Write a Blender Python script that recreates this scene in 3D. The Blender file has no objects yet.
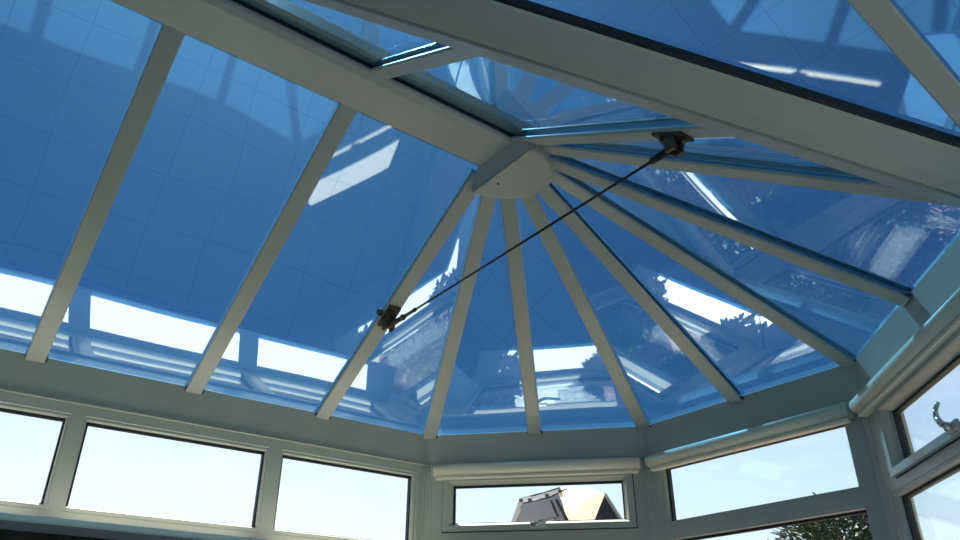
import bpy, bmesh, math, random
from mathutils import Vector, Matrix
random.seed(7)
S = 0.72            # layout units -> metres
ZF = 2.92           # floor lies 2.92 units below the eaves
COL = bpy.context.scene.collection

def U(p):
    return Vector((p[0]*S, p[1]*S, (p[2]+ZF)*S))

# ---------------------------------------------------------------- materials
MATS = {}
def principled(name, col, rough=.5, metal=0.0, spec=.5, coat=0.0):
    m = bpy.data.materials.new(name); m.use_nodes = True
    b = m.node_tree.nodes['Principled BSDF']
    b.inputs['Base Color'].default_value = (*col, 1)
    b.inputs['Roughness'].default_value = rough
    b.inputs['Metallic'].default_value = metal
    b.inputs['Specular IOR Level'].default_value = spec
    b.inputs['Coat Weight'].default_value = coat
    MATS[name] = m
    return m
def vary(m, c1, c2, scale=8, detail=4, bump=0.0, rough=None):
    nt = m.node_tree; b = nt.nodes['Principled BSDF']
    tc = nt.nodes.new('ShaderNodeTexCoord'); nz = nt.nodes.new('ShaderNodeTexNoise')
    nz.inputs['Scale'].default_value = scale; nz.inputs['Detail'].default_value = detail
    nt.links.new(tc.outputs['Object'], nz.inputs['Vector'])
    r = nt.nodes.new('ShaderNodeValToRGB')
    r.color_ramp.elements[0].position = .3; r.color_ramp.elements[1].position = .7
    r.color_ramp.elements[0].color = (*c1, 1); r.color_ramp.elements[1].color = (*c2, 1)
    nt.links.new(nz.outputs['Fac'], r.inputs['Fac']); nt.links.new(r.outputs['Color'], b.inputs['Base Color'])
    if bump:
        bp = nt.nodes.new('ShaderNodeBump'); bp.inputs['Strength'].default_value = bump
        bp.inputs['Distance'].default_value = .01
        nt.links.new(nz.outputs['Fac'], bp.inputs['Height']); nt.links.new(bp.outputs['Normal'], b.inputs['Normal'])
    return m

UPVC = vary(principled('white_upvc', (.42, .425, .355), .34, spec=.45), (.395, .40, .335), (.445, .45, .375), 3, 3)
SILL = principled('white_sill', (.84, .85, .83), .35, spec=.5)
GASK = principled('black_gasket', (.012, .013, .015), .55)
CREAM = principled('cream_blind', (.74, .69, .53), .5)
RUST = vary(principled('corroded_metal', (.06, .045, .03), .5, .6), (.03, .024, .018), (.20, .14, .08), 60, 4, .4)
RODM = principled('dark_rod', (.03, .028, .026), .4, .7)
HANDLE = principled('handle_metal', (.62, .60, .54), .3, .35)
PLASTER = vary(principled('plaster', (.50, .50, .52), .8), (.47, .47, .49), (.53, .53, .55), 6, 4)
DARKWALL = vary(principled('dark_brown_panelling', (.03, .022, .017), .6), (.018, .013, .010), (.045, .032, .024), 14, 5, .1)
SCREW = principled('screw_dark', (.08, .07, .05), .5)

def tiles(name, c1, c2, grout, pitch, x0, y0, gap, rough=.3):
    m = principled(name, c1, rough); nt = m.node_tree; b = nt.nodes['Principled BSDF']
    g = nt.nodes.new('ShaderNodeNewGeometry'); mp = nt.nodes.new('ShaderNodeMapping')
    mp.inputs['Location'].default_value = (-x0, -y0, 0)
    nt.links.new(g.outputs['Position'], mp.inputs['Vector'])
    br = nt.nodes.new('ShaderNodeTexBrick'); br.offset = 0
    br.inputs['Scale'].default_value = 1
    br.inputs['Brick Width'].default_value = pitch; br.inputs['Row Height'].default_value = pitch
    br.inputs['Mortar Size'].default_value = gap; br.inputs['Mortar Smooth'].default_value = .05
    br.inputs['Color1'].default_value = (*c1, 1); br.inputs['Color2'].default_value = (*c2, 1)
    br.inputs['Mortar'].default_value = (*grout, 1)
    nt.links.new(mp.outputs['Vector'], br.inputs['Vector']); nt.links.new(br.outputs['Color'], b.inputs['Base Color'])
    return m
FLOOR = tiles('pale_floor_tiles', (.52, .465, .39), (.50, .445, .375), (.16, .155, .14), .465*S, .385*S, -1.63*S, .0018, .35)

def brick(name, c1, c2, mortar, w=.215, h=.075, scale=1.0, flat=False):
    m = principled(name, c1, .85); nt = m.node_tree; b = nt.nodes['Principled BSDF']
    tc = nt.nodes.new('ShaderNodeNewGeometry')
    br = nt.nodes.new('ShaderNodeTexBrick'); br.inputs['Scale'].default_value = scale
    br.inputs['Brick Width'].default_value = w; br.inputs['Row Height'].default_value = h
    br.inputs['Mortar Size'].default_value = .005
    br.inputs['Color1'].default_value = (*c1, 1); br.inputs['Color2'].default_value = (*c2, 1)
    br.inputs['Mortar'].default_value = (*mortar, 1)
    if flat:
        nt.links.new(tc.outputs['Position'], br.inputs['Vector'])
    else:
        sp = nt.nodes.new('ShaderNodeSeparateXYZ'); cb = nt.nodes.new('ShaderNodeCombineXYZ'); ad = nt.nodes.new('ShaderNodeMath')
        nt.links.new(tc.outputs['Position'], sp.inputs[0]); nt.links.new(sp.outputs['X'], ad.inputs[0]); nt.links.new(sp.outputs['Y'], ad.inputs[1])
        nt.links.new(ad.outputs[0], cb.inputs['X']); nt.links.new(sp.outputs['Z'], cb.inputs['Y']); nt.links.new(cb.outputs[0], br.inputs['Vector'])
    nt.links.new(br.outputs['Color'], b.inputs['Base Color'])
    return m
PAVING = brick('block_paving', (.30, .20, .19), (.25, .17, .165), (.12, .10, .09), .2, .1, flat=True)
BRICK = brick('red_brick', (.30, .13, .09), (.24, .10, .07), (.30, .27, .24))
GRASS = vary(principled('lawn', (.07, .12, .03), .9), (.05, .09, .02), (.10, .16, .05), 30, 5)

def glassmat(name, tint, add, ior, bump, bscale, gcol=(1, 1, 1)):
    m = bpy.data.materials.new(name); m.use_nodes = True; nt = m.node_tree; nt.nodes.clear()
    out = nt.nodes.new('ShaderNodeOutputMaterial'); mix = nt.nodes.new('ShaderNodeMixShader')
    tr = nt.nodes.new('ShaderNodeBsdfTransparent'); tr.inputs['Color'].default_value = (*tint, 1)
    gl = nt.nodes.new('ShaderNodeBsdfGlossy'); gl.inputs['Roughness'].default_value = 0.0
    gl.inputs['Color'].default_value = (*gcol, 1)
    lw = nt.nodes.new('ShaderNodeLayerWeight'); lw.inputs['Blend'].default_value = 0.5
    # Schlick reflectance from the facing term, the same from both sides of the sheet
    pw = nt.nodes.new('ShaderNodeMath'); pw.operation = 'POWER'; pw.inputs[1].default_value = 5
    nt.links.new(lw.outputs['Facing'], pw.inputs[0])
    f0 = ((ior-1)/(ior+1))**2 + add
    ml = nt.nodes.new('ShaderNodeMath'); ml.operation = 'MULTIPLY_ADD'
    ml.inputs[1].default_value = 1-f0; ml.inputs[2].default_value = f0
    nt.links.new(pw.outputs[0], ml.inputs[0]); nt.links.new(ml.outputs[0], mix.inputs['Fac'])
    if bump:
        tc = nt.nodes.new('ShaderNodeNewGeometry'); nz = nt.nodes.new('ShaderNodeTexNoise')
        nz.inputs['Scale'].default_value = bscale; nz.inputs['Detail'].default_value = 0
        bp = nt.nodes.new('ShaderNodeBump'); bp.inputs['Strength'].default_value = 1; bp.inputs['Distance'].default_value = bump
        nt.links.new(tc.outputs['Position'], nz.inputs['Vector']); nt.links.new(nz.outputs['Fac'], bp.inputs['Height'])
        nt.links.new(bp.outputs['Normal'], gl.inputs['Normal'])
    nt.links.new(tr.outputs[0], mix.inputs[1]); nt.links.new(gl.outputs[0], mix.inputs[2]); nt.links.new(mix.outputs[0], out.inputs[0])
    MATS[name] = m
    return m
ROOFGLASS = glassmat('blue_solar_glass', (.24, .435, .60), .22, 1.52, .005, 2.0, (.74, .93, 1))
CLEAR = glassmat('clear_glass', (.97, .985, .98), .0, 1.5, 0, 1)

# ---------------------------------------------------------------- mesh collecting
ORIG = {}
def tag(o, label=None, cat=None, group=None, kind=None):
    if label: o['label'] = label
    if cat: o['category'] = cat
    if group: o['group'] = group
    if label and not kind: kind = 'thing'
    if kind: o['kind'] = kind
    return o
def empty(name, at):
    o = bpy.data.objects.new(name, None); o.empty_display_size = .1; COL.objects.link(o)
    o.location = U(at); ORIG[o.name] = U(at).copy(); return o

class MB:
    def __init__(self):
        self.v = []; self.f = []; self.smooth = set()
    def add(self, vs, fs, smooth=False):
        n = len(self.v); self.v += [U(p) for p in vs]
        for f in fs:
            if smooth: self.smooth.add(len(self.f))
            self.f.append([n+i for i in f])
        return self
    def hexa(self, p):       # p: 8 points, bottom 4 then top 4
        return self.add(p, [(3,2,1,0),(4,5,6,7),(0,1,5,4),(1,2,6,5),(2,3,7,6),(3,0,4,7)])
    def box(self, x0, x1, y0, y1, z0, z1):
        return self.hexa([(x0,y0,z0),(x1,y0,z0),(x1,y1,z0),(x0,y1,z0),(x0,y0,z1),(x1,y0,z1),(x1,y1,z1),(x0,y1,z1)])
    def prism(self, ptsA, ptsB, smooth=False):
        n = len(ptsA)
        self.add(list(ptsA)+list(ptsB), [tuple(range(n))[::-1], tuple(range(n, 2*n))])
        base = len(self.v)-2*n
        for i in range(n):
            j = (i+1) % n
            if smooth: self.smooth.add(len(self.f))
            self.f.append([base+i, base+j, base+n+j, base+n+i])
        return self
    def tube(self, a, b, r, n=14, r2=None):
        a = Vector(a); b = Vector(b); t = (b-a).normalized()
        w = t.cross(Vector((0,0,1)));  w = w.normalized() if w.length > .05 else Vector((1,0,0)); q = w.cross(t)
        r2 = r if r2 is None else r2
        A = [a+(w*math.cos(k*2*math.pi/n)+q*math.sin(k*2*math.pi/n))*r for k in range(n)]
        B = [b+(w*math.cos(k*2*math.pi/n)+q*math.sin(k*2*math.pi/n))*r2 for k in range(n)]
        return self.prism(A, B, True)
    def build(self, name, mat, parent=None, bevel=0):
        me = bpy.data.meshes.new(name)
        lo = Vector([min(v[i] for v in self.v) for i in range(3)]); hi = Vector([max(v[i] for v in self.v) for i in range(3)])
        o0 = Vector(((lo.x+hi.x)/2, (lo.y+hi.y)/2, lo.z))
        me.from_pydata([v-o0 for v in self.v], [], self.f); me.validate()
        bm = bmesh.new(); bm.from_mesh(me); bm.faces.ensure_lookup_table()
        for i in self.smooth:
            if i < len(bm.faces): bm.faces[i].smooth = True
        bmesh.ops.recalc_face_normals(bm, faces=bm.faces); bm.to_mesh(me); bm.free()
        o = bpy.data.objects.new(name, me); COL.objects.link(o); me.materials.append(mat)
        ORIG[o.name] = o0.copy()
        o.location = o0 - (ORIG[parent.name] if parent else Vector((0,0,0)))
        if parent: o.parent = parent
        if bevel:
            md = o.modifiers.new('bevel', 'BEVEL'); md.width = bevel; md.segments = 2; md.limit_method = 'ANGLE'
        return o

# ---------------------------------------------------------------- layout
Z0 = .90; G = .028
H = (-1.6, .70); F = (-.68, 1.58); D = (.59, 1.57); CC = (1.57, .62)
YB = -2.35                                   # house wall
VT = (0, -2.27)                              # top of the valley
def zL(x, y): return Z0*(1+x/1.6)
def zR(x, y): return Z0*(1-x/1.57)
def zW(x, y): return Z0*(.62-y)/2.89
def zfac(A, B):
    a = Vector((A[0], A[1], 0)); b = Vector((B[0], B[1], 0)); c = Vector((0, 0, Z0)); n = (b-a).cross(c-a)
    return lambda x, y: c.z - (n.x*x+n.y*y)/n.z
def val(t): return (1.57*(1-t), .62-2.89*t)
def val_at_y(y): return val((.62-y)/2.89)
def val_at_x(x): return val(1-x/1.57)

# ---- roof panes: closed slabs, one object each
def outset(A, B, d):      # push an eaves edge outward in plan
    t = Vector((B[0]-A[0], B[1]-A[1])).normalized(); n = Vector((-t.y, t.x)); return (A[0]+n.x*d, A[1]+n.y*d), (B[0]+n.x*d, B[1]+n.y*d)
def pane(poly, zf, label, group):
    # set each sheet a few millimetres inside its opening
    n = len(poly); ar = sum(poly[i][0]*poly[(i+1) % n][1]-poly[(i+1) % n][0]*poly[i][1] for i in range(n))
    if ar < 0: poly = poly[::-1]
    ed = []
    for i in range(n):
        a, c = Vector(poly[i]), Vector(poly[(i+1) % n]); t = (c-a).normalized(); ed.append((a+Vector((-t.y, t.x))*.006, t))
    q = []
    for i in range(n):
        (a, t), (c, u) = ed[i-1], ed[i]; w = c-a; den = t.x*u.y-t.y*u.x; k = (w.x*u.y-w.y*u.x)/den; q.append(tuple(a+t*k))
    poly = q
    b = MB(); lo = [(x, y, zf(x, y)+G) for x, y in poly]; hi = [(x, y, zf(x, y)+G+.022) for x, y in poly]
    b.prism(lo, hi)
    o = b.build('roof_glass', ROOFGLASS); tag(o, label, 'roof glass', group); return o
OV = .05
d = .717
gL = 'roof panes on the long left slope'
LB = [0, -d, -2*d, -3*d, YB]
txtL = ['blue roof pane on left slope, left of the bar carrying the tie rod bracket',
        'blue roof pane on left slope, middle of three wide panes left of the tie rod',
        'blue roof pane on left slope filling the upper left corner of the photo',
        'narrow blue roof pane on left slope against the house wall']
for i in range(4):
    pane([(-1.6-OV, LB[i]), (0, LB[i]), (0, LB[i+1]), (-1.6-OV, LB[i+1])], zL, txtL[i], gL)
gF = 'triangular roof panes fanning from the boss'
def tri(A, B, zf, eave, label):
    a, b_ = outset(eave[0], eave[1], 0); 
    ea, eb = (A[0]*1.03, A[1]*1.03), (B[0]*1.03, B[1]*1.03)
    pane([(0, 0), ea, eb], zf, label, gF)
mid = lambda A, B: ((A[0]+B[0])/2, (A[1]+B[1])/2)
Gm, Em, Cm = mid(H, F), mid(F, D), mid(D, CC)
tri((-1.6, 0), H, zL, (H, F), 'triangular blue roof pane right of the bar with the left tie rod bracket')
za, zb, zc = zfac(H, F), zfac(F, D), zfac(D, CC)
tri(H, Gm, za, (H, F), 'triangular blue roof pane above left half of the small tower window')
tri(Gm, F, za, (H, F), 'triangular blue roof pane above right half of the small tower window')
tri(F, Em, zb, (F, D), 'triangular blue roof pane above left half of the window facing the conifer')
tri(Em, D, zb, (F, D), 'triangular blue roof pane above right half of the window facing the conifer')
tri(D, Cm, zc, (D, CC), 'triangular blue roof pane above the far right window, next to the conifer window')
tri(Cm, CC, zc, (D, CC), 'triangular blue roof pane above the far right window, next to the valley beam')
gR = 'roof panes between ridge and valley beam'
pane([(0, 0), CC, val_at_y(0)], zR, 'sliver of blue roof pane between the boss, tie rod bracket and valley beam', gR)
pane([(0, 0), val_at_y(0), val_at_y(-d), (0, -d)], zR, 'blue roof pane between ridge and valley beam, nearest the boss', gR)
pane([(0, -d), val_at_y(-d), val_at_y(-2*d), (0, -2*d)], zR, 'blue roof pane between ridge and valley beam, at the top edge of the photo', gR)
pane([(0, -2*d), val_at_y(-2*d), VT], zR, 'small blue roof pane where ridge and valley beam meet', gR)
gW = 'roof panes beyond the valley beam'
XB = [.90, 1.67, 2.42, 3.17, 3.95]
pane([VT, val_at_x(.90), (.90, YB), (0, YB)], zW, 'blue roof pane beyond the valley beam, highest against the house', gW)
pane([val_at_x(.90), CC, (1.67, .62+OV), (1.67, YB), (.90, YB)], zW, 'large blue roof pane above the valley beam reflecting dark tile joints', gW)
pane([(1.67, .62+OV), (2.42, .62+OV), (2.42, YB), (1.67, YB)], zW, 'blue roof pane in the top right corner beyond the single sloping bar', gW)
pane([(2.42, .62+OV), (3.17, .62+OV), (3.17, YB), (2.42, YB)], zW, 'blue roof pane of the side wing, third from the valley', gW)
pane([(3.17, .62+OV), (3.95, .62+OV), (3.95, YB), (3.17, YB)], zW, 'blue roof pane of the side wing against its end wall', gW)

# ---- glazing bars
def bar(P0, P1, label, group, w=.082, lw=.022):
    a = Vector(P0); b = Vector(P1); t = (b-a).normalized(); x = t.cross(Vector((0,0,1))).normalized(); n = x.cross(t)
    if n.z < 0: n = -n
    root = empty('roof_glazing_bar', ((a+b)/2)); tag(root, label, 'glazing bar', group)
    def sec(pts):
        return [a+x*p+n*q for p, q in pts], [b+x*p+n*q for p, q in pts]
    h = w/2
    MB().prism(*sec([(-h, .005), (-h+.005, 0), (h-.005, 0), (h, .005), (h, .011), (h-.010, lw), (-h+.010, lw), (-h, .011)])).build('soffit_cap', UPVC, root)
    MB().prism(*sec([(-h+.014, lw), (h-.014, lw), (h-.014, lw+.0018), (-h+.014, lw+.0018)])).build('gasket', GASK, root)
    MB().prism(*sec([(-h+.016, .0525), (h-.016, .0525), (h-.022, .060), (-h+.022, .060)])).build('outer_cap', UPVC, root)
    if abs(P0[2]) < .01:
        c = a+t*.022; e = MB(); q = [(-h-.008, .004), (h+.003, .004), (h+.003, lw-.002), (-h-.008, lw-.002)]
        e.prism([a+x*p+n*r for p, r in q], [c+x*p+n*r for p, r in q]).build('end_seal', GASK, root)
    return root
gb = 'glazing bars of the left slope'
IY = -.008
def slopebar(A, label, grp, s1=.93, P1=None):
    a = Vector((A[0], A[1], 0)); ap = Vector((0, A[1] if P1 is None else P1[1], Z0)) if P1 is None else Vector(P1)
    return bar(a, a+(ap-a)*s1, label, grp)
slopebar((-1.6, IY), 'white glazing bar carrying the left tie rod bracket', gb, .90)
slopebar((-1.6, -d), 'white glazing bar on left slope, next left of the one with the tie rod bracket', gb, .94)
slopebar((-1.6, -2*d), 'white glazing bar on left slope, leftmost one crossing the blue glass', gb, .94)
slopebar((-1.6, -3*d), 'white glazing bar on left slope, closest to the house wall', gb, .94)
gf = 'glazing bars fanning from the boss'
for A, l in ((H, 'first fan bar, ending at the corner left of the small window'),
             (Gm, 'bar of the fan ending over the middle of the small tower window'),
             (F, 'bar of the fan ending at the corner right of the small tower window'),
             (Em, 'bar of the fan ending over the middle of the window facing the conifer'),
             (D, 'bar of the fan ending at the corner right of the conifer window'),
             (Cm, 'bar of the fan ending over the middle of the far right window'),
             (CC, 'bar of the fan running alongside the valley beam, topmost of the fan')):
    bar((A[0]*.995, A[1]*.995, .002), (A[0]*.125, A[1]*.125, Z0*.875), 'white glazing '+l, gf, .078, .015)
gr = 'glazing bars between ridge and valley beam'
for y, l in ((IY, 'white glazing bar from the boss to the right tie rod bracket'),
             (-d, 'short white glazing bar crossing the narrow gap between ridge and valley beam'),
             (-2*d, 'short white glazing bar between ridge and valley beam, nearest their junction')):
    v = val_at_y(y); bar((v[0]-.06, y, zR(v[0]-.06, y)), (.10, y, zR(.10, y)), l, gr, .078)
gw = 'glazing bars beyond the valley beam'
v = val_at_x(.90)
bar((.90, v[1]-.10, zW(.9, v[1]-.10)), (.90, YB+.05, zW(.9, YB+.05)), 'white glazing bar rising from the valley beam to the house', gw, .07)
for x, l in ((1.67, 'single white glazing bar sloping across the top right corner of the photo'), (2.42, 'white glazing bar of the side wing, right of the corner bar'), (3.17, 'white glazing bar of the side wing nearest its end')):
    bar((x, .60, zW(x, .60)), (x, YB+.05, zW(x, YB+.05)), l, gw, .07)

# ---- ridge beam
rt = empty('ridge_beam', (0, -1.2, .83)); tag(rt, 'wide white ridge beam running from the boss to the upper left', 'ridge beam')
def along_y(pts, y0, y1): return [(x, y0, z) for x, z in pts], [(x, y1, z) for x, z in pts]
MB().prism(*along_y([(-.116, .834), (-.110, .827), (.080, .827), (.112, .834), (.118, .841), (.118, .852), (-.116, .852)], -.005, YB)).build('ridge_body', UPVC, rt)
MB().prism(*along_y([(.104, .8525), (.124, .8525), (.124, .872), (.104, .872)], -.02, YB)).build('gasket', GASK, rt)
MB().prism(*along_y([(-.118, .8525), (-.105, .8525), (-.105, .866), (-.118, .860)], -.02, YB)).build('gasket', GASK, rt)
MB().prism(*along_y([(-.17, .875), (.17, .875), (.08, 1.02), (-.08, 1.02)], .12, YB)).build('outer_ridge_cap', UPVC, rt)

# ---- valley beam: two flanges meeting in a crease
vb = empty('valley_beam', (.8, -.8, .4)); tag(vb, 'broad white valley beam crossing the upper right of the photo', 'valley beam')
V0 = Vector((1.57+.08, .62+.147, -.046)); V1 = Vector((0, -2.27, .9))
V0 = Vector((1.57, .62, 0))
tv = (V1-V0).normalized(); xv = tv.cross(Vector((0,0,1))).normalized()      # horizontal, square to the beam
nv = xv.cross(tv)
if nv.z < 0: nv = -nv
# side of the wing is +x
if xv.x < 0: xv = -xv
def vpt(base, p, side, drop):      # point p to one side, on that side's roof plane, lowered by drop
    q = base + xv*p
    zf = zW if side > 0 else zR
    return Vector((q.x, q.y, zf(q.x, q.y)-drop))
def vsec(base):
    return [vpt(base, -.006, 1, .012), vpt(base, 0, 1, -.004), vpt(base, .007, 1, .012), vpt(base, .06, 1, .017), vpt(base, .146, 1, .012), vpt(base, .152, 1, .004), vpt(base, .146, 1, -.002), vpt(base, .02, 1, -.018),
            vpt(base, -.02, -1, -.018), vpt(base, -.085, -1, -.006), vpt(base, -.092, -1, .002), vpt(base, -.088, -1, .010), vpt(base, -.05, -1, .014)]
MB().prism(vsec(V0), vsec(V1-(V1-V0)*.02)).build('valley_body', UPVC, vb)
def strip(p0, p1, side, z0, z1):
    A = [vpt(V0, p0, side, -z0), vpt(V0, p1, side, -z0), vpt(V0, p1, side, -z1), vpt(V0, p0, side, -z1)]
    B = [vpt(V1, p0, side, -z0), vpt(V1, p1, side, -z0), vpt(V1, p1, side, -z1), vpt(V1, p0, side, -z1)]
    return MB().prism(A, B)
strip(.120, .162, 1, -.002, .0275).build('gasket', GASK, vb)
strip(-.082, -.055, -1, .006, .0275).build('gasket', GASK, vb)

# ---- boss cap
bc = empty('roof_boss_cap', (0, .05, .79)); tag(bc, 'white half-round boss cap where all the fan bars meet', 'boss cap')
def capring(f, z, n=28):
    return [(math.cos(math.pi*k/n)*.213*f, -.012+math.sin(math.pi*k/n)*.255*f, z) for k in range(n+1)]
b = MB(); rings = [capring(.97, .835), capring(1.0, .775), capring(1.0, .757), capring(.985, .748), capring(.955, .7435), capring(.93, .7435), capring(.90, .747), capring(.45, .743)]
n = len(rings[0]); m = len(rings)
for R in rings: b.v += [U(q) for q in R]
for i in range(m-1):
    for k in range(n-1):
        b.smooth.add(len(b.f)); b.f.append([i*n+k, i*n+k+1, (i+1)*n+k+1, (i+1)*n+k])
b.f.append([(m-1)*n+k for k in range(n)]); b.f.append([k for k in range(n)][::-1])
for i in range(m-1): b.f.append([i*n, (i+1)*n, (i+2)*n-1, (i+1)*n-1])
b.build('cap_dish', UPVC, bc)
MB().hexa([(-.213, -.013, .752), (.213, -.013, .752), (.205, -.013, .80), (-.205, -.013, .80), (-.150, -.036, .8265), (.150, -.036, .8265), (.150, -.030, .846), (-.150, -.030, .846)]).build('cap_collar', UPVC, bc, .003)
MB().tube((-.075, .035, .738), (-.075, .035, .750), .006).build('screw', SCREW, bc)

# ---- tie rod
tr_ = empty('tie_rod', (0, IY, .33)); tag(tr_, 'thin dark tie rod with corroded turnbuckle spanning below the boss', 'tie rod')
ZT = .318; XT = .926
MB().tube((-XT+.05, IY, ZT), (XT-.03, IY, ZT), .0052, 10).build('rod', RODM, tr_)
tb = MB(); tb.tube((-XT+.02, IY, ZT), (-XT+.13, IY, ZT), .014, 12, .012); tb.tube((-XT+.13, IY, ZT), (-XT+.145, IY, ZT), .016, 6); tb.tube((-XT+.145, IY, ZT), (-XT+.24, IY, ZT), .009, 12, .008); tb.tube((-XT+.24, IY, ZT), (-XT+.252, IY, ZT), .011, 6)
tb.build('turnbuckle', RUST, tr_)
for sg in (-1, 1):
    zf = zL if sg < 0 else zR
    x0, x1 = sg*XT-.058, sg*XT+.058
    br = MB()
    br.hexa([(x0, IY-.034, zf(x0, 0)-.014), (x1, IY-.034, zf(x1, 0)-.014), (x1, IY+.034, zf(x1, 0)-.014), (x0, IY+.034, zf(x0, 0)-.014),
             (x0, IY-.034, zf(x0, 0)-.001), (x1, IY-.034, zf(x1, 0)-.001), (x1, IY+.034, zf(x1, 0)-.001), (x0, IY+.034, zf(x0, 0)-.001)])
    for yy in (-.026, .014):      # two cheeks of the clevis
        a, c = sg*XT-.028, sg*XT+.028
        br.hexa([(a+.01, IY+yy, ZT-.022), (c-.01, IY+yy, ZT-.022), (c-.01, IY+yy+.012, ZT-.022), (a+.01, IY+yy+.012, ZT-.022),
                 (a, IY+yy, zf(a, 0)-.012), (c, IY+yy, zf(c, 0)-.012), (c, IY+yy+.012, zf(c, 0)-.012), (a, IY+yy+.012, zf(a, 0)-.012)])
    bo = br.build('bracket', RUST, tr_)
    MB().tube((sg*XT, IY-.032, ZT), (sg*XT, IY+.032, ZT), .010, 8).build('clevis_pin', RUST, bo)
    for dx in (-.044, .044):
        MB().tube((sg*XT+dx, IY, zf(sg*XT+dx, 0)-.03), (sg*XT+dx, IY, zf(sg*XT+dx, 0)-.012), .010, 6).build('bolt', RUST, bo)
    if sg < 0: MB().tube((sg*XT-.01, IY-.060, zf(sg*XT, 0)+.008), (sg*XT-.01, IY-.040, zf(sg*XT, 0)+.008), .018, 10).build('side_bolt', RUST, bo)
    if sg > 0:
        MB().tube((XT-.10, IY, ZT), (XT-.02, IY, ZT), .012, 10, .016).build('rod_end', RODM, tr_)

# ---------------------------------------------------------------- walls and windows
class Loc:       # facet-local coordinates: s along, o outward, z up
    def __init__(self, A, B):
        self.A = Vector((A[0], A[1], 0)); t = Vector((B[0]-A[0], B[1]-A[1], 0)); self.L = t.length; self.t = t.normalized(); self.n = Vector((-self.t.y, self.t.x, 0))
    def __call__(self, s, o, z): 
        p = self.A+self.t*s+self.n*o; return (p.x, p.y, z)
    def box(self, mb, s0, s1, o0, o1, z0, z1):
        return mb.hexa([self(s0,o0,z0), self(s1,o0,z0), self(s1,o1,z0), self(s0,o1,z0), self(s0,o0,z1), self(s1,o0,z1), self(s1,o1,z1), self(s0,o1,z1)])
    def ring(self, mb, out, inn, prof, back):
        # out/inn: (s0,s1,z0,z1); prof: list of (fraction 0..1 from outer to inner, o); back: o of the back
        def rect(f, o):
            s0, s1, z0, z1 = [out[i]+(inn[i]-out[i])*f for i in range(4)]
            return [self(s0,o,z0), self(s1,o,z0), self(s1,o,z1), self(s0,o,z1)]
        pr = prof+[(1, back), (0, back)]; n0 = len(mb.v); m = len(pr)
        for f, o in pr: mb.v += [U(p) for p in rect(f, o)]
        for i in range(m):
            j = (i+1) % m
            for k in range(4):
                l = (k+1) % 4; mb.f.append([n0+i*4+k, n0+i*4+l, n0+j*4+l, n0+j*4+k])
        return mb
def glazing(L, parent, inn, o=.03):
    s0, s1, z0, z1 = inn; g = MB(); e = .014
    for (a, b, c, dd) in ((s0, s1, z1-e*.8, z1), (s0, s1, z0, z0+e*.25), (s0, s0+e*.8, z0, z1), (s1-e*.5, s1, z0, z1)):
        L.box(g, a, b, o-.003, o+.022, c, dd)
    g.build('gasket', GASK, parent)
    p = MB(); L.box(p, s0, s1, o+.004, o+.030, z0, z1); return p.build('pane', CLEAR, parent)
PROF = [(0, .0), (.70, .0), (.74, .003), (.93, .003), (.985, .012), (1, .028)]

def fascia(L, n, s0=None, s1=None, label=None):
    s0 = -.02 if s0 is None else s0; s1 = L.L+.02 if s1 is None else s1
    b = MB()
    pts = [(0, -.158), (0, G-.001), (.02, G+.008), (.07, G-.02), (.07, -.158)]
    b.prism([L(s0, o, z) for o, z in pts], [L(s1, o, z) for o, z in pts])
    o = b.build(f'trim_{n}', UPVC); o['kind'] = 'structure'
    b = MB(); L.box(b, s0, s1, -.010, .0, -.158, -.148); b.build('bead', UPVC, o, .002)
    g = MB(); pts = [(.074, .0), (.082, -.025), (.12, -.034), (.160, -.020), (.172, .015), (.163, .015), (.152, -.012), (.12, -.024), (.090, -.018), (.082, .0)]
    g.prism([L(s0, o, z) for o, z in pts], [L(s1, o, z) for o, z in pts]); g.build('gutter', UPVC, o)
    return o

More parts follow.
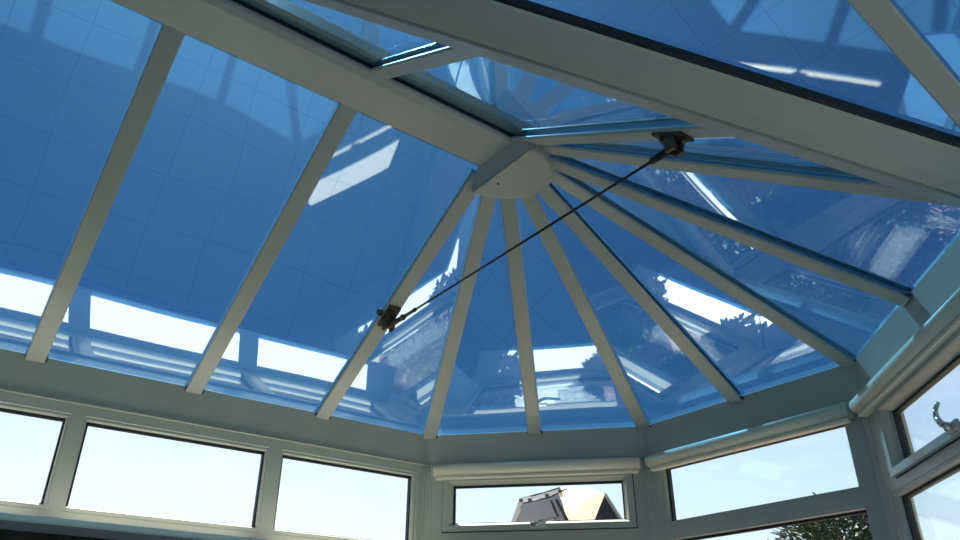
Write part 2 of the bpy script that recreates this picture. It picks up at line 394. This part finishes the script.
def window(n, L, s0, s1, ztop, zbot, fan, low, fan_sash=True, handle=None, split=None):
    """one window unit: frame ring cells, an upper light and a tall light below it"""
    root = empty(f'window_{n}', L((s0+s1)/2, .05, zbot)); root['kind'] = 'structure'
    fr = MB(); zt = (fan[2]+low[3])/2
    if fan_sash:
        so = (fan[0]-.055, fan[1]+.055, fan[2]-.048, fan[3]+.045)
        L.ring(fr, (s0, s1, so[2]-.0, ztop), (so[0]+.004, so[1]-.004, so[2]+.004, so[3]-.004), [(0, 0), (1, 0)], .06)
        L.ring(fr, (s0, s1, zbot, so[2]), low, PROF, .06)
        sash = MB(); L.ring(sash, so, fan, [(0, .0), (0, -.022), (.62, -.022), (.72, -.014), (.95, .022), (1, .026)], .07)
        sa = sash.build('opening_sash', UPVC, root); glazing(L, sa, fan)
        gl = MB(); L.ring(gl, (so[0]-.006, so[1]+.006, so[2]-.006, so[3]+.006), (so[0]+.001, so[1]-.001, so[2]+.001, so[3]-.001), [(0, -.0015), (1, -.0015)], .003)
        gl.build('sash_seal', GASK, sa)
    else:
        L.ring(fr, (s0, s1, zt, ztop), fan, PROF, .06); L.ring(fr, (s0, s1, zbot, zt), low, PROF, .06)
    fro = fr.build('frame', UPVC, root)
    if not fan_sash: glazing(L, root, fan)
    glazing(L, root, low)
    if handle:
        sc, zc, lift = handle
        h = MB(); L.box(h, sc-.045, sc+.045, -.034, -.020, zc-.018, zc+.014)
        hb = h.build('handle', HANDLE, root, .003)
        lv = MB(); pts = [(sc-.01, -.034, zc), (sc-.005, -.058, zc+.004), (sc+.03, -.070, zc+.010), (sc+.09, -.066, zc+.020), (sc+.135, -.060, zc+.022)]
        if lift:
            pts = [(sc, -.034, zc), (sc-.004, -.055, zc+.006), (sc-.016, -.062, zc+.034), (sc-.012, -.060, zc+.062), (sc+.012, -.056, zc+.078)]
        for i in range(len(pts)-1): lv.tube(L(*pts[i]), L(*pts[i+1]), .0135-.0016*i, 10, .0135-.0016*(i+1))
        lv.build('lever', HANDLE, hb)
        cb = MB(); cb.tube(L(sc-.03, -.033, zc-.002), L(sc-.03, -.040, zc-.002), .006, 8); cb.build('screw', SCREW, hb)
    return root
def sillwall(n, L, name, zs=-1.56, dep=.22, s0=None, s1=None, mat=None, side='bay'):
    s0 = 0 if s0 is None else s0; s1 = L.L if s1 is None else s1
    b = MB(); L.box(b, s0, s1, 0, .13, -ZF, zs-.04); w = b.build(name, mat or PLASTER); w['kind'] = 'structure'
    return w

Lw = Loc((-1.6, YB), H); La = Loc(H, F); Lb = Loc(F, D); Lc = Loc(D, CC); Ld = Loc((1.57, .62), (3.95, .62)); Le = Loc((3.95, .62), (3.95, YB))

# left wall: high windows above a solid wall with a deep sill
y2s = lambda y: y-YB
WZ = (-.600, -.2234)
root = empty('window_1', (-1.65, -.8, -.68)); root['kind'] = 'structure'
fr = MB(); cells = [(YB, -2.155, -1.245, -1.2), (-1.2, -1.1585, -.2961, -.25), (-.25, -.2034, .602, .70)]
for a, g0, g1, b_ in cells:
    if a == YB: g0 = -2.12
    Lw.ring(fr, (y2s(a), y2s(b_), -.692, -.158), (y2s(g0), y2s(g1), WZ[0], WZ[1]), PROF, .06)
fr.build('frame', UPVC, root)
for a, g0, g1, b_ in cells:
    if a == YB: g0 = -2.12
    glazing(Lw, root, (y2s(g0), y2s(g1), WZ[0], WZ[1]))
b = MB(); pts = [(.08, -.690), (-.232, -.690), (-.240, -.693), (-.244, -.699), (-.244, -.712), (-.238, -.719), (.08, -.719)]
b.prism([Lw(0, o, z) for o, z in pts], [Lw(Lw.L+.05, o, z) for o, z in pts])
s = b.build('trim_10', SILL); s['kind'] = 'structure'
w = MB(); Lw.box(w, 0, Lw.L, -.0, .13, -ZF, -.720); w = w.build('wall_left', DARKWALL); w['kind'] = 'structure'

# bay windows
window(2, La, 0.004, La.L-.004, -.158, -1.56, (.150, 1.122, -.483, -.271), (.12, 1.15, -1.47, -.64), True, (.64, -.505, False))
window(3, Lb, 0.004, Lb.L-.004, -.158, -1.56, (.102, 1.162, -.515, -.226), (.12, 1.170, -1.47, -.612), False)
window(4, Lc, 0.004, Lc.L-.004, -.158, -1.56, (.225, 1.14, -.486, -.280), (.105, 1.26, -1.47, -.598), True, (.79, -.505, True))
k = 5
for a, b_ in ((0.004, 1.19), (1.19, 2.376)):
    window(k, Ld, a, b_, -.158, -1.56, (a+.1, b_-.1, -.5, -.26), (a+.1, b_-.1, -1.47, -.61), False); k += 1
for a, b_ in ((0, 1.485), (1.485, 2.97)):
    window(k, Le, a, b_, -.158, -1.56, (a+.1, b_-.1, -.5, -.26), (a+.1, b_-.1, -1.47, -.61), False); k += 1
for i, L in enumerate((Lw, La, Lb, Lc, Ld, Le)):
    fascia(L, i+1)
names = {1: 'wall_bay_left', 2: 'wall_bay_end', 3: 'wall_bay_right', 4: 'wall_wing_front', 5: 'wall_wing_end'}
for i, L in enumerate((La, Lb, Lc, Ld, Le)):
    sillwall(i+1, L, names[i+1])
    dep = .22; e0 = dep*.38 if i < 3 else (-dep*.0); b = MB()
    s0, s1 = (.0, L.L)
    # mitred deep sill
    t0 = math.tan(math.radians(22))*dep
    A = [L(s0, .10, -1.60), L(s1, .10, -1.60), L(s1-t0, -dep, -1.60), L(s0+t0, -dep, -1.60)]
    if i in (3, 4): A = [L(s0, .10, -1.60), L(s1, .10, -1.60), L(s1, -dep, -1.60), L(s0, -dep, -1.60)]
    B = [(x, y, -1.56) for x, y, z in A]
    b.hexa([tuple(p) for p in A]+B); o = b.build(f'trim_{11+i}', SILL, None, .004); o['kind'] = 'structure'
# corner posts
for i, (p, a, b_) in enumerate(((H, Lw, La), (F, La, Lb), (D, Lb, Lc), (CC, Lc, Ld))):
    nn = (a.n+b_.n).normalized(); tt = Vector((nn.y, -nn.x, 0)); c = Vector((p[0], p[1], 0))
    if i == 3: nn = Vector((1, 1, 0)).normalized(); tt = Vector((nn.y, -nn.x, 0))
    b = MB(); P = lambda u, o, z: tuple(c+tt*u+nn*o+Vector((0, 0, z)))
    z1, z0_ = G, -1.56
    pts = [(-.050, .020), (-.044, -.003), (-.020, -.012), (-.014, -.007), (.014, -.007), (.020, -.012), (.044, -.003), (.050, .020), (.06, .085), (-.06, .085)]
    b.prism([P(u, o, z0_) for u, o in pts], [P(u, o, -.165) for u, o in pts])
    pts2 = [(-.020, .02), (-.018, -.004), (.018, -.004), (.020, .02)]
    b.prism([P(u, o, -.165) for u, o in pts2], [P(u, o, z1-.01) for u, o in pts2])
    o = b.build(f'trim_{20+i}', UPVC); o['kind'] = 'structure'

# ---- house wall and floor
b = MB(); b.box(-1.8, 4.1, YB-.3, YB, -ZF, 2.6); o = b.build('wall_house', PLASTER); o['kind'] = 'structure'
b = MB(); b.box(-1.73, 4.05, YB, 1.75, -ZF-.06, -ZF); o = b.build('floor', FLOOR); o['kind'] = 'structure'
dr = empty('door_1', (.6, YB, -ZF)); dr['kind'] = 'structure'
Lh = Loc((1.6, YB), (-.4, YB)); b = MB(); 
Ldoor = Loc((1.5, YB+.02), (-.2, YB+.02)); Ldoor.n = Vector((0, -1, 0))
for a, c in ((.0, .85), (.85, 1.7)):
    Ldoor.ring(b, (a, c, -ZF, -.35), (a+.09, c-.09, -ZF+.2, -.45), [(0, .0), (.9, 0), (1, .01)], .019)
b.build('frame', UPVC, dr)
for a, c in ((.0, .85), (.85, 1.7)):
    g = MB(); Ldoor.box(g, a+.09, c-.09, .012, .018, -ZF+.2, -.45); g.build('pane', principled('dark_room_glass%d' % int(a*10), (.02, .02, .02), .05), dr)

# ---- roller blinds
def blind(L, s0, s1, label):
    root = empty('roller_blind', L((s0+s1)/2, -.04, -.2)); tag(root, label, 'roller blind', None)
    c = MB(); n = 18; zc = -.190; r = .034
    # cassette: half-round front on a flat back, with the rolled cloth below
    pts = [(.0, zc+.030)] + [(-.032-math.cos(a)*.036*1.0, zc+math.sin(a)*r) for a in [math.radians(80-160*k/n) for k in range(n+1)]] + [(.0, zc-.034)]
    c.prism([L(s0, o, z) for o, z in pts], [L(s1, o, z) for o, z in pts], True)
    c.build('rolled_cloth', CREAM, root)
    bb = MB(); pts = [(-.006, zc-.033), (-.036, zc-.033), (-.044, zc-.038), (-.044, zc-.050), (-.038, zc-.054), (-.006, zc-.054)]
    bb.prism([L(s0+.012, o, z) for o, z in pts], [L(s1-.012, o, z) for o, z in pts]); bb.build('bottom_bar', CREAM, root)
    for a, b_ in ((s0-.012, s0), (s1, s1+.012)):
        e = MB(); L.box(e, a, b_, -.060, 0, zc-.03, zc+.028); e.build('end_bracket', UPVC, root, .004)
blind(La, .045, 1.225, 'cream roller blind rolled up above the small window with the tower view')
blind(Lb, .035, 1.225, 'cream roller blind rolled up above the window facing the conifer')
blind(Lc, .030, 1.33, 'cream roller blind rolled up above the far right window with the hooked handle')

# ---------------------------------------------------------------- outside
b = MB(); b.box(-60, 60, -10, 60, -ZF-.55, -ZF-.30); o = b.build('ground', GRASS); o['kind'] = 'structure'
b = MB(); b.box(-6, 7, -6, 6.5, -ZF-.30, -ZF-.26); o = b.build('patio', PAVING); o['kind'] = 'structure'

CAM = Vector((2.1641, -1.7527, -1.2441))
FW = Vector((-.7041, .5298, .4728)); RT = Vector((.6022, .7984, .0021)); UP = Vector((.3764, -.2862, .8812)); FL = 755.47
def ray(px, py, dist):
    v = FW+RT*((px-480)/FL)-UP*((py-270)/FL); return CAM+v*(dist/v.length)

b = MB(); b.box(-2.55, -1.76, -4, 1.3, -ZF-.26, -ZF-.255); o = b.build('path', principled('pale_concrete', (.78, .77, .74), .85)); o['kind'] = 'structure'
b = MB(); b.box(-4.35, -4.15, -6, 9, -ZF-.30, -.55); b.box(-4.40, -4.10, -6, 9, -.55, -.49); bw = b.build('boundary_wall', BRICK); bw['kind'] = 'structure'
shrubg = vary(principled('shrub_leaf', (.03, .06, .02), .6), (.018, .04, .016), (.06, .10, .035), 3, 3)
def shrub(x, y, r, top, label, seed, nleaf=9000):
    rnd = random.Random(seed); g0 = -ZF-.26; root = empty('shrub', (x, y, g0)); tag(root, label, 'shrub')
    st = MB()
    for k in range(7):
        a = k*.9; st.tube((x+.02*math.cos(a), y+.02*math.sin(a), g0), (x+r*.5*math.cos(a), y+r*.5*math.sin(a), top-.35), .012, 6, .005)
    st.build('stem', MATS['bark'], root); b = MB(); h = (top-g0)/2
    for i in range(nleaf):
        th = rnd.uniform(0, 2*math.pi); ph = math.acos(rnd.uniform(-1, 1)); rr = rnd.random()**.2; bx = (abs(math.sin(ph))**.5)/(abs(math.sin(ph))+1e-6)
        c = Vector((x+r*rr*bx*math.sin(ph)*math.cos(th), y+r*rr*bx*math.sin(ph)*math.sin(th), g0+h+(h-.03)*rr*math.cos(ph)))
        t = Vector((rnd.uniform(-1, 1), rnd.uniform(-1, 1), rnd.uniform(-.6, 1))).normalized(); w = t.cross(Vector((rnd.uniform(-1, 1), rnd.uniform(-1, 1), rnd.uniform(-1, 1)))).normalized()
        l = rnd.uniform(.045, .075); q = l*.32
        b.add([c, c+t*l*.4+w*q, c+t*l, c+t*l*.4-w*q], [(0, 1, 2, 3)])
    b.build('foliage', shrubg, root)
bark = vary(principled('bark', (.08, .05, .03), .9), (.05, .03, .02), (.12, .08, .05), 20, 4)
p1 = La(.01, .43, 0); shrub(p1[0], p1[1], .21, -.52, 'rounded green shrub added outside the bay to shade the sill, left of the small window', 3)  # unseen shrub, added to keep the sun off the left of the sill
shrub(-3.0, 2.95, .75, -.40, 'large loose green shrub by the boundary wall, beyond the patio', 9)
p2 = La(.86, .43, 0); shrub(p2[0], p2[1], .21, -.52, 'rounded green shrub added to shade the sill, outside the corner between the two bay windows', 4)  # second added shrub, out of direct view, cuts the sun patch on its right

# neighbouring roofscape: a leaning slate turret and a bell-cast gable (real depth, about 9 m away)
slate = vary(principled('grey_slate', (.34, .34, .36), .6), (.28, .28, .30), (.40, .40, .42), 1.5, 4)
white = principled('cream_painted_wood', (.82, .76, .66), .5)
tan = vary(principled('tan_slate', (.46, .36, .20), .6), (.36, .28, .15), (.56, .45, .26), 1.6, 5)
render_ = principled('white_render', (.85, .82, .76), .8)
dark = principled('dark_boarding', (.008, .008, .009), .7)
R1 = 13.0
nh = empty('neighbour_house', ray(560, 560, R1)); tag(nh, 'neighbouring turret and curved gable roof seen through the small window', 'house')
back = Vector((-.70, .71, 0)); side = Vector((.71, .70, 0))
def slab(pix, dist, depth, name, mat, parent=nh, bev=0, lean=0.0):
    P0 = ray(560, 545, dist); h0 = (P0-CAM); h0.z = 0; h0.normalize()
    nn = Vector((-h0.x*math.cos(lean), -h0.y*math.cos(lean), math.sin(lean))); P = []
    for x, y in pix:
        v = ray(x, y, 1)-CAM; P.append(CAM+v*((P0-CAM).dot(nn)/v.dot(nn)))
    Q = [p+back*depth for p in P]
    return MB().prism(P, Q).build(name, mat, parent, bev)
slab([(505, 560), (513.5, 521), (522, 503.5), (530, 501), (552, 496), (558, 493.5), (562, 501), (571, 540), (572, 560)], R1, 2.5, 'slate_face', slate, lean=.12)
slab([(507, 540), (511, 522), (519, 500), (522, 499.5), (524, 503), (515.5, 522), (510, 540)], R1-.05, .4, 'corner_board', white, lean=.2)
slab([(519, 498), (560, 487.5), (562, 490.5), (545, 497.5), (523, 503)], R1-.10, .5, 'white_cornice', white, lean=.5)
g = MB()
for p, q in (((523, 503.2), (549, 497.5)), ((549, 497.5), (567, 488.5)), ((531, 496.2), (560, 487.6))): g.tube(ray(*p, R1-.2), ray(*q, R1-.2), .011, 8)
g.build('gutter', RODM, nh)
for (x, y) in ((521, 500.5), (530, 500), (547, 495.5), (560, 491)):
    p = ray(x, y, R1-.22); MB().box(p.x-.022, p.x+.022, p.y-.022, p.y+.022, p.z-.022, p.z+.022).build('gutter_clip', RUST, nh)
g = MB(); g.tube(ray(551, 500, R1-.1), ray(562, 526, R1-.1), .02, 8); g.tube(ray(556, 499, R1-.1), ray(568, 522, R1-.1), .028, 8); g.build('drain_pipe', RODM, nh)
slab([(556, 560), (556, 492), (562, 487), (572, 485.8), (590, 487.5), (603, 493), (608, 560)], R1+1.2, 1.5, 'rendered_gable_wall', render_, lean=.75)
slab([(558, 560), (560, 512), (562, 506.5), (567, 508.5), (573, 508), (581, 503), (590, 498), (598, 495.2), (605, 493.8), (594.5, 520), (590, 560)], R1+.6, 3.0, 'curved_tan_roof', tan, lean=.75)
slab([(605, 494), (620, 517), (630, 560), (578, 560), (594.5, 520)], R1+.55, .5, 'dark_gable_end', dark)
g = MB(); g.prism([ray(*p, R1+.4) for p in ((604.5, 493), (606.5, 493.5), (626, 524), (632, 545), (629, 545), (623, 524))], [ray(*p, R1+.4)+back*.5 for p in ((604.5, 493), (606.5, 493.5), (626, 524), (632, 545), (629, 545), (623, 524))]); g.build('barge_board', slate, nh)

q0 = ray(505, 556, R1); q1 = ray(632, 556, R1+.6); zt_ = min(q0.z, q1.z)
A = [(q0.x, q0.y), (q1.x, q1.y), (q1.x+back.x*4, q1.y+back.y*4), (q0.x+back.x*4, q0.y+back.y*4)]
MB().hexa([(x, y, -ZF-.31) for x, y in A]+[(x, y, zt_) for x, y in A]).build('house_wall', BRICK, nh)

# conifer
leaf = vary(principled('conifer_green', (.035, .07, .02), .7), (.008, .018, .007), (.04, .065, .02), 2.5, 3)
bark = vary(principled('bark', (.08, .05, .03), .9), (.05, .03, .02), (.12, .08, .05), 20, 4)
tc_ = ray(842, 560, 8.5); tg = -ZF-.3
ct = empty('conifer', (tc_.x, tc_.y, tg)); tag(ct, 'dense dark green conifer outside, below the transom of the window right of centre', 'tree')
MB().tube((tc_.x, tc_.y, tg), (tc_.x, tc_.y, .1), .14, 12, .03).build('trunk', bark, ct)
b = MB(); topz = ray(840, 500, 8.5).z
for i in range(20000):
    h = random.random()**.75
    z = -ZF+.1+(topz+ZF-.1)*h
    rad = 1.25*(1-h)**.30*(.62+.38*math.sin(i*1.7)*math.sin(i*.37))+.06; a = random.random()*2*math.pi
    rr_ = rad*(random.random()**.3)
    c = Vector((tc_.x+.05+math.cos(a)*rr_, tc_.y+math.sin(a)*rr_, z+random.uniform(-.08, .05)))
    t = Vector((math.cos(a)+random.uniform(-.5, .5), math.sin(a)+random.uniform(-.5, .5), random.uniform(-.2, .8))).normalized()
    w_ = t.cross(Vector((random.uniform(-1, 1), random.uniform(-1, 1), random.uniform(-1, 1)))).normalized()
    l = random.uniform(.035, .075); q = random.uniform(.007, .015)
    b.add([c-w_*q, c+w_*q, c+t*l+w_*q*.5, c+t*l*1.2, c+t*l-w_*q*.5], [(0, 1, 2, 3, 4)])
b.build('foliage', leaf, ct)

# ---------------------------------------------------------------- light
sd = Vector((.59, -.165, -1.0)).normalized()
sun = bpy.data.lights.new('sun', 'SUN'); so = bpy.data.objects.new('sun', sun); COL.objects.link(so)
so.rotation_euler = sd.to_track_quat('-Z', 'Y').to_euler(); so.location = (-6, 3, 9)
sun.energy = 22; sun.angle = math.radians(.53); sun.color = (1, .93, .82)
wd = bpy.data.worlds.new('sky'); bpy.context.scene.world = wd; wd.use_nodes = True; nt = wd.node_tree
bg = nt.nodes['Background']; sk = nt.nodes.new('ShaderNodeTexSky'); sk.sky_type = 'NISHITA'; sk.sun_disc = False
sk.sun_elevation = math.asin(-sd.z); sk.sun_rotation = math.atan2(-sd.x, -sd.y); sk.air_density = 1.2; sk.dust_density = 1.6; sk.ozone_density = 1.5
tc = nt.nodes.new('ShaderNodeTexCoord'); mp = nt.nodes.new('ShaderNodeMapping'); mp.inputs['Scale'].default_value = (1.2, 1.2, 4.5); mp.inputs['Rotation'].default_value = (.3, .2, .5)
cn = nt.nodes.new('ShaderNodeTexNoise'); cn.inputs['Scale'].default_value = 2.2; cn.inputs['Detail'].default_value = 5; cn.inputs['Roughness'].default_value = .55
cr = nt.nodes.new('ShaderNodeMapRange'); cr.inputs['From Min'].default_value = .5; cr.inputs['From Max'].default_value = .78; cr.inputs['To Max'].default_value = .38
mx = nt.nodes.new('ShaderNodeMixRGB'); mx.inputs['Color2'].default_value = (7, 7.2, 7.5, 1)
nt.links.new(tc.outputs['Generated'], mp.inputs['Vector']); nt.links.new(mp.outputs[0], cn.inputs['Vector']); nt.links.new(cn.outputs['Fac'], cr.inputs['Value'])
nt.links.new(cr.outputs[0], mx.inputs['Fac']); nt.links.new(sk.outputs[0], mx.inputs['Color1']); nt.links.new(mx.outputs[0], bg.inputs['Color']); bg.inputs['Strength'].default_value = .19

# ---------------------------------------------------------------- camera
cam = bpy.data.cameras.new('camera'); co = bpy.data.objects.new('camera', cam); COL.objects.link(co)
cam.sensor_width = 36; cam.lens = FL/960*36; cam.clip_start = .02; cam.clip_end = 500
co.matrix_world = Matrix.Translation(U(CAM)) @ Matrix((RT, UP, -FW)).transposed().to_4x4()
sc = bpy.context.scene; sc.camera = co
sc.view_settings.view_transform = 'Standard'; sc.view_settings.look = 'None'; sc.view_settings.gamma = 1; sc.view_settings.exposure = 0.0
sc.cycles.max_bounces = 12; sc.cycles.transparent_max_bounces = 32; sc.cycles.glossy_bounces = 6; sc.cycles.diffuse_bounces = 5
sc.cycles.use_denoising = True
